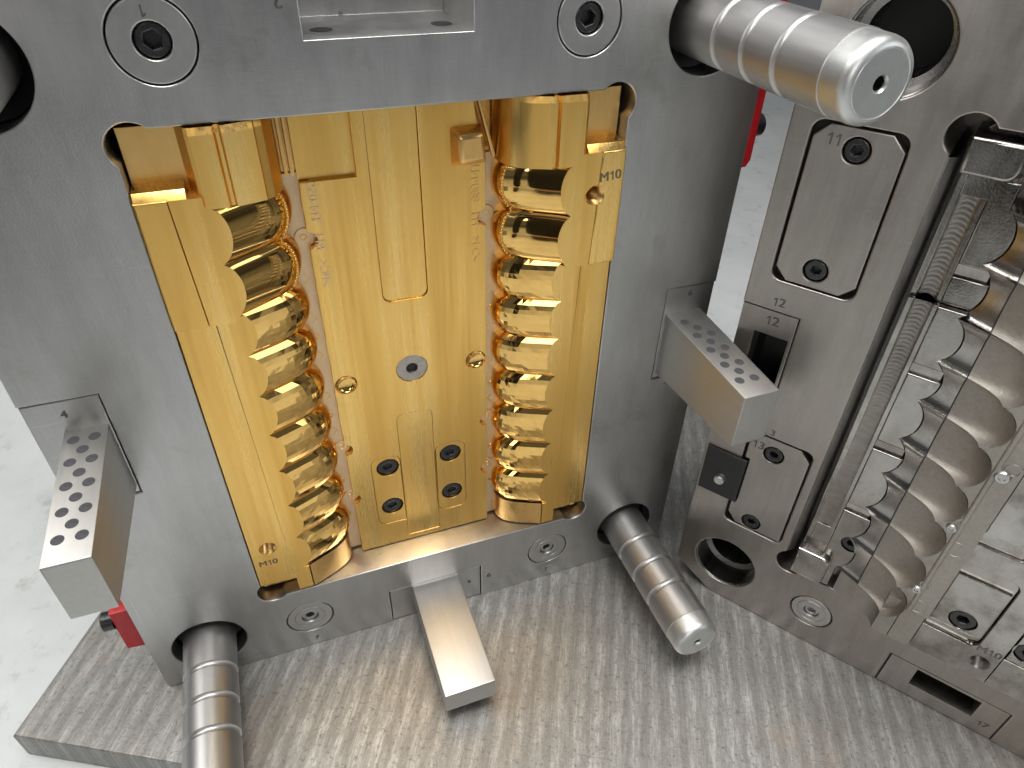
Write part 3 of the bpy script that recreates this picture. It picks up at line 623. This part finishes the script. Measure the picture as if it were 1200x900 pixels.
# centre block with stepped pads
scr = [(227.5, 136), (269, 132.5)]
notch1 = [(206.9, 300.3)] + [(u, z) for u, z in rrect(200, 213.7, 240.3, 300.3, 6, skip='03') if u > 206.9][::-1] + [(206.9, 213.7)]
notch2 = [(206.9, 194.3)] + [(u, z) for u, z in rrect(200, 115.7, 245.3, 194.3, 8, skip='03') if u > 206.9][::-1] + [(206.9, 115.7)]
cb = Geo().slab(U([(206.9, 84.4), (262.2, 84.4), (262.2, 480), (206.9, 480)] + notch1 + notch2), -9, 19.0, [circle(252.3 - 248, 103.5, 6.6, 32)], bev=0.4)
notch3 = [(262.7, 150.3)] + [(u, z) for u, z in rrect(262.7, 118.7, 300, 150.3, 8, skip='03')[1:-1]][::-1] + [(262.7, 118.7)]
cb.slab(U([(262.7, 84.4), (392, 84.4), (392, 480), (262.7, 480)] + notch3), -9, 19.1, bev=0.4)
cb = cb.build('centre_block', 'insert_steel', R, 40)
pd = Geo().slab(U(rrect(207.6, 116.3, 244.6, 193.6, 8, skip='03')), -9, 15.8, [circle(227.5 - 248, 136, 9.6, 36)], bev=0.4)
pd.slab(U(rect(208, 125.5, 243.2, 181)), 10, 18.8, [circle(227.5 - 248, 137, 9.6, 36)], bev=0.7)
pd = pd.build('stepped_pad', 'insert_steel', cb, 30)
socket_screw(pd, 227.5 - 248, 137, 18.0, 9.1)
pd = Geo().slab(U(rrect(207.6, 214.3, 239.6, 299.6, 6, skip='03')), -9, 16.5, bev=0.4); pd.slab(U(rect(208, 226, 238.4, 290)), 10, 18.8, bev=0.7); pd.build('stepped_pad', 'insert_steel', cb, 30)
pd = Geo().slab(U(rrect(263.4, 119.3, 299.4, 149.6, 8, skip='03')), -9, 18.4, [circle(273 - 248, 134, 9.6, 36)], bev=0.6).build('screw_pad', 'insert_steel', cb, 30)
socket_screw(pd, 273 - 248, 134, 17.6, 9.1)
threaded_hole(cb, 252.3 - 248, 103.5, 19.6, 6.0, 'swirl_steel'); lettering(cb, 'M10', 253 - 248, 118.5, 19.05, 9.5, 'ink', rot=0.05)
# proud corner tabs
tab = Geo().slab(U(rrect(102.5, 456, 131.5, 477, 7, skip='023')), -30, 8.5, bev=2.0, res=2).build('corner_tab', 'insert_steel', R, 40)
tab = Geo().slab(U(rrect(102.5, 90, 130, 121, 6, skip='03')), -30, 9.0, bev=2.0, res=2).build('corner_tab', 'insert_steel', R, 40)
# concave neck below the scoops
nk = Geo().grid([[(CU(RIM - 5 + prof(i / 16, -0.4)[0]), -prof(i / 16, -0.4)[1] * 0.70 - 0.3, z) for z in (112.2, 84.2)] for i in range(17)]); nk.build('neck', 'cavity_steel', R, 60)

# ================================================================== the photographer, seen only as a reflection in the polished lobes
def skinned(name, verts, edges, radii, mat, parent, root=0):
    me = bpy.data.meshes.new(name); me.from_pydata(verts, edges, []); o = bpy.data.objects.new(name, me); col.objects.link(o); o.parent = parent
    o.modifiers.new('skin', 'SKIN').use_smooth_shade = True
    for i, r in enumerate(radii): me.skin_vertices[0].data[i].radius = (r, r) if not isinstance(r, tuple) else r
    me.skin_vertices[0].data[root].use_root = True
    sub = o.modifiers.new('sub', 'SUBSURF'); sub.levels = 1; sub.render_levels = 2
    me.materials.append(M[mat]); return o
M['skin'] = plain('skin', (0.48, 0.30, 0.22), 0.5); M['dark_cloth'] = plain('black_work_trousers', (0.012, 0.012, 0.014), 0.85); M['jacket'] = plain('dark_grey_jacket', (0.03, 0.03, 0.036), 0.8); M['hair'] = plain('dark_hair', (0.02, 0.016, 0.013), 0.6)
P = empty('person', (-0.46, -0.68, -0.034), radians(-38))
tag(P, 'person in black trousers and dark jacket mirrored in the gold lobes', 'person')
def both(*pts): return [(sx * x, y, z) for sx in (-1, 1) for x, y, z in pts]
bv = [(0, 0, 0.95), (0, 0.02, 1.18), (0, 0.03, 1.38), (0, 0.05, 1.49), (0, 0.08, 1.58), (0, 0.09, 1.66), (0, 0.08, 1.73)]
be = [(i, i + 1) for i in range(6)]; br = [0.13, 0.12, 0.13, 0.055, 0.075, 0.088, 0.055]
for sx in (-1, 1):
    k = len(bv); bv += [(sx * 0.19, 0.02, 1.41), (sx * 0.25, -0.01, 1.14), (sx * 0.22, 0.14, 0.92), (sx * 0.215, 0.18, 0.86), (sx * 0.21, 0.22, 0.82)]; be += [(2, k), (k, k + 1), (k + 1, k + 2), (k + 2, k + 3), (k + 3, k + 4)]; br += [0.062, 0.048, 0.032, 0.034, 0.03]
    for q in range(5):       # four fingers and a thumb
        m0 = len(bv); a = (q - 1.5) * 0.019
        if q < 4: bv += [(sx * 0.21 + a, 0.25, 0.785), (sx * 0.21 + a, 0.262, 0.755 - 0.004 * (q in (1, 2))), (sx * 0.21 + a, 0.255, 0.725)]
        else: bv += [(sx * 0.165, 0.215, 0.83), (sx * 0.15, 0.235, 0.805), (sx * 0.148, 0.245, 0.785)]
        be += [(k + 4 if q < 4 else k + 3, m0), (m0, m0 + 1), (m0 + 1, m0 + 2)]; br += [0.010, 0.009, 0.008]
    k = len(bv); bv += [(sx * 0.10, 0.0, 0.88), (sx * 0.11, 0.03, 0.50), (sx * 0.11, -0.01, 0.10), (sx * 0.12, 0.10, 0.045), (sx * 0.125, 0.17, 0.03)]; be += [(0, k), (k, k + 1), (k + 1, k + 2), (k + 2, k + 3), (k + 3, k + 4)]; br += [0.085, 0.058, 0.042, 0.04, 0.03]
skinned('body', bv, be, br, 'skin', P)
tv = [(0, 0, 1.0), (0, 0, 0.93)] + [(sx * x, y, z) for sx in (-1, 1) for x, y, z in ((0.10, 0, 0.86), (0.11, 0.03, 0.5), (0.11, -0.01, 0.08))]
skinned('trousers', tv, [(0, 1), (1, 2), (2, 3), (3, 4), (1, 5), (5, 6), (6, 7)], [0.15, 0.15, 0.105, 0.085, 0.075, 0.105, 0.085, 0.075], 'dark_cloth', P)
jv = [(0, 0, 0.93), (0, 0.02, 1.18), (0, 0.03, 1.40), (0, 0.045, 1.47)] + [(sx * x, y, z) for sx in (-1, 1) for x, y, z in ((0.2, 0.02, 1.41), (0.255, -0.01, 1.14), (0.222, 0.13, 0.94))]
skinned('jacket', jv, [(0, 1), (1, 2), (2, 3), (2, 4), (4, 5), (5, 6), (2, 7), (7, 8), (8, 9)], [0.17, 0.15, 0.155, 0.07, 0.08, 0.065, 0.05, 0.08, 0.065, 0.05], 'jacket', P)
for sx in (-1, 1): skinned('shoe', [(sx * 0.11, -0.03, 0.05), (sx * 0.118, 0.08, 0.05), (sx * 0.126, 0.2, 0.035)], [(0, 1), (1, 2)], [0.052, 0.05, 0.034], 'hair', P)
skinned('hair', [(0, 0.03, 1.60), (0, 0.04, 1.68), (0, 0.075, 1.745)], [(0, 1), (1, 2)], [0.07, 0.085, 0.06], 'hair', P)
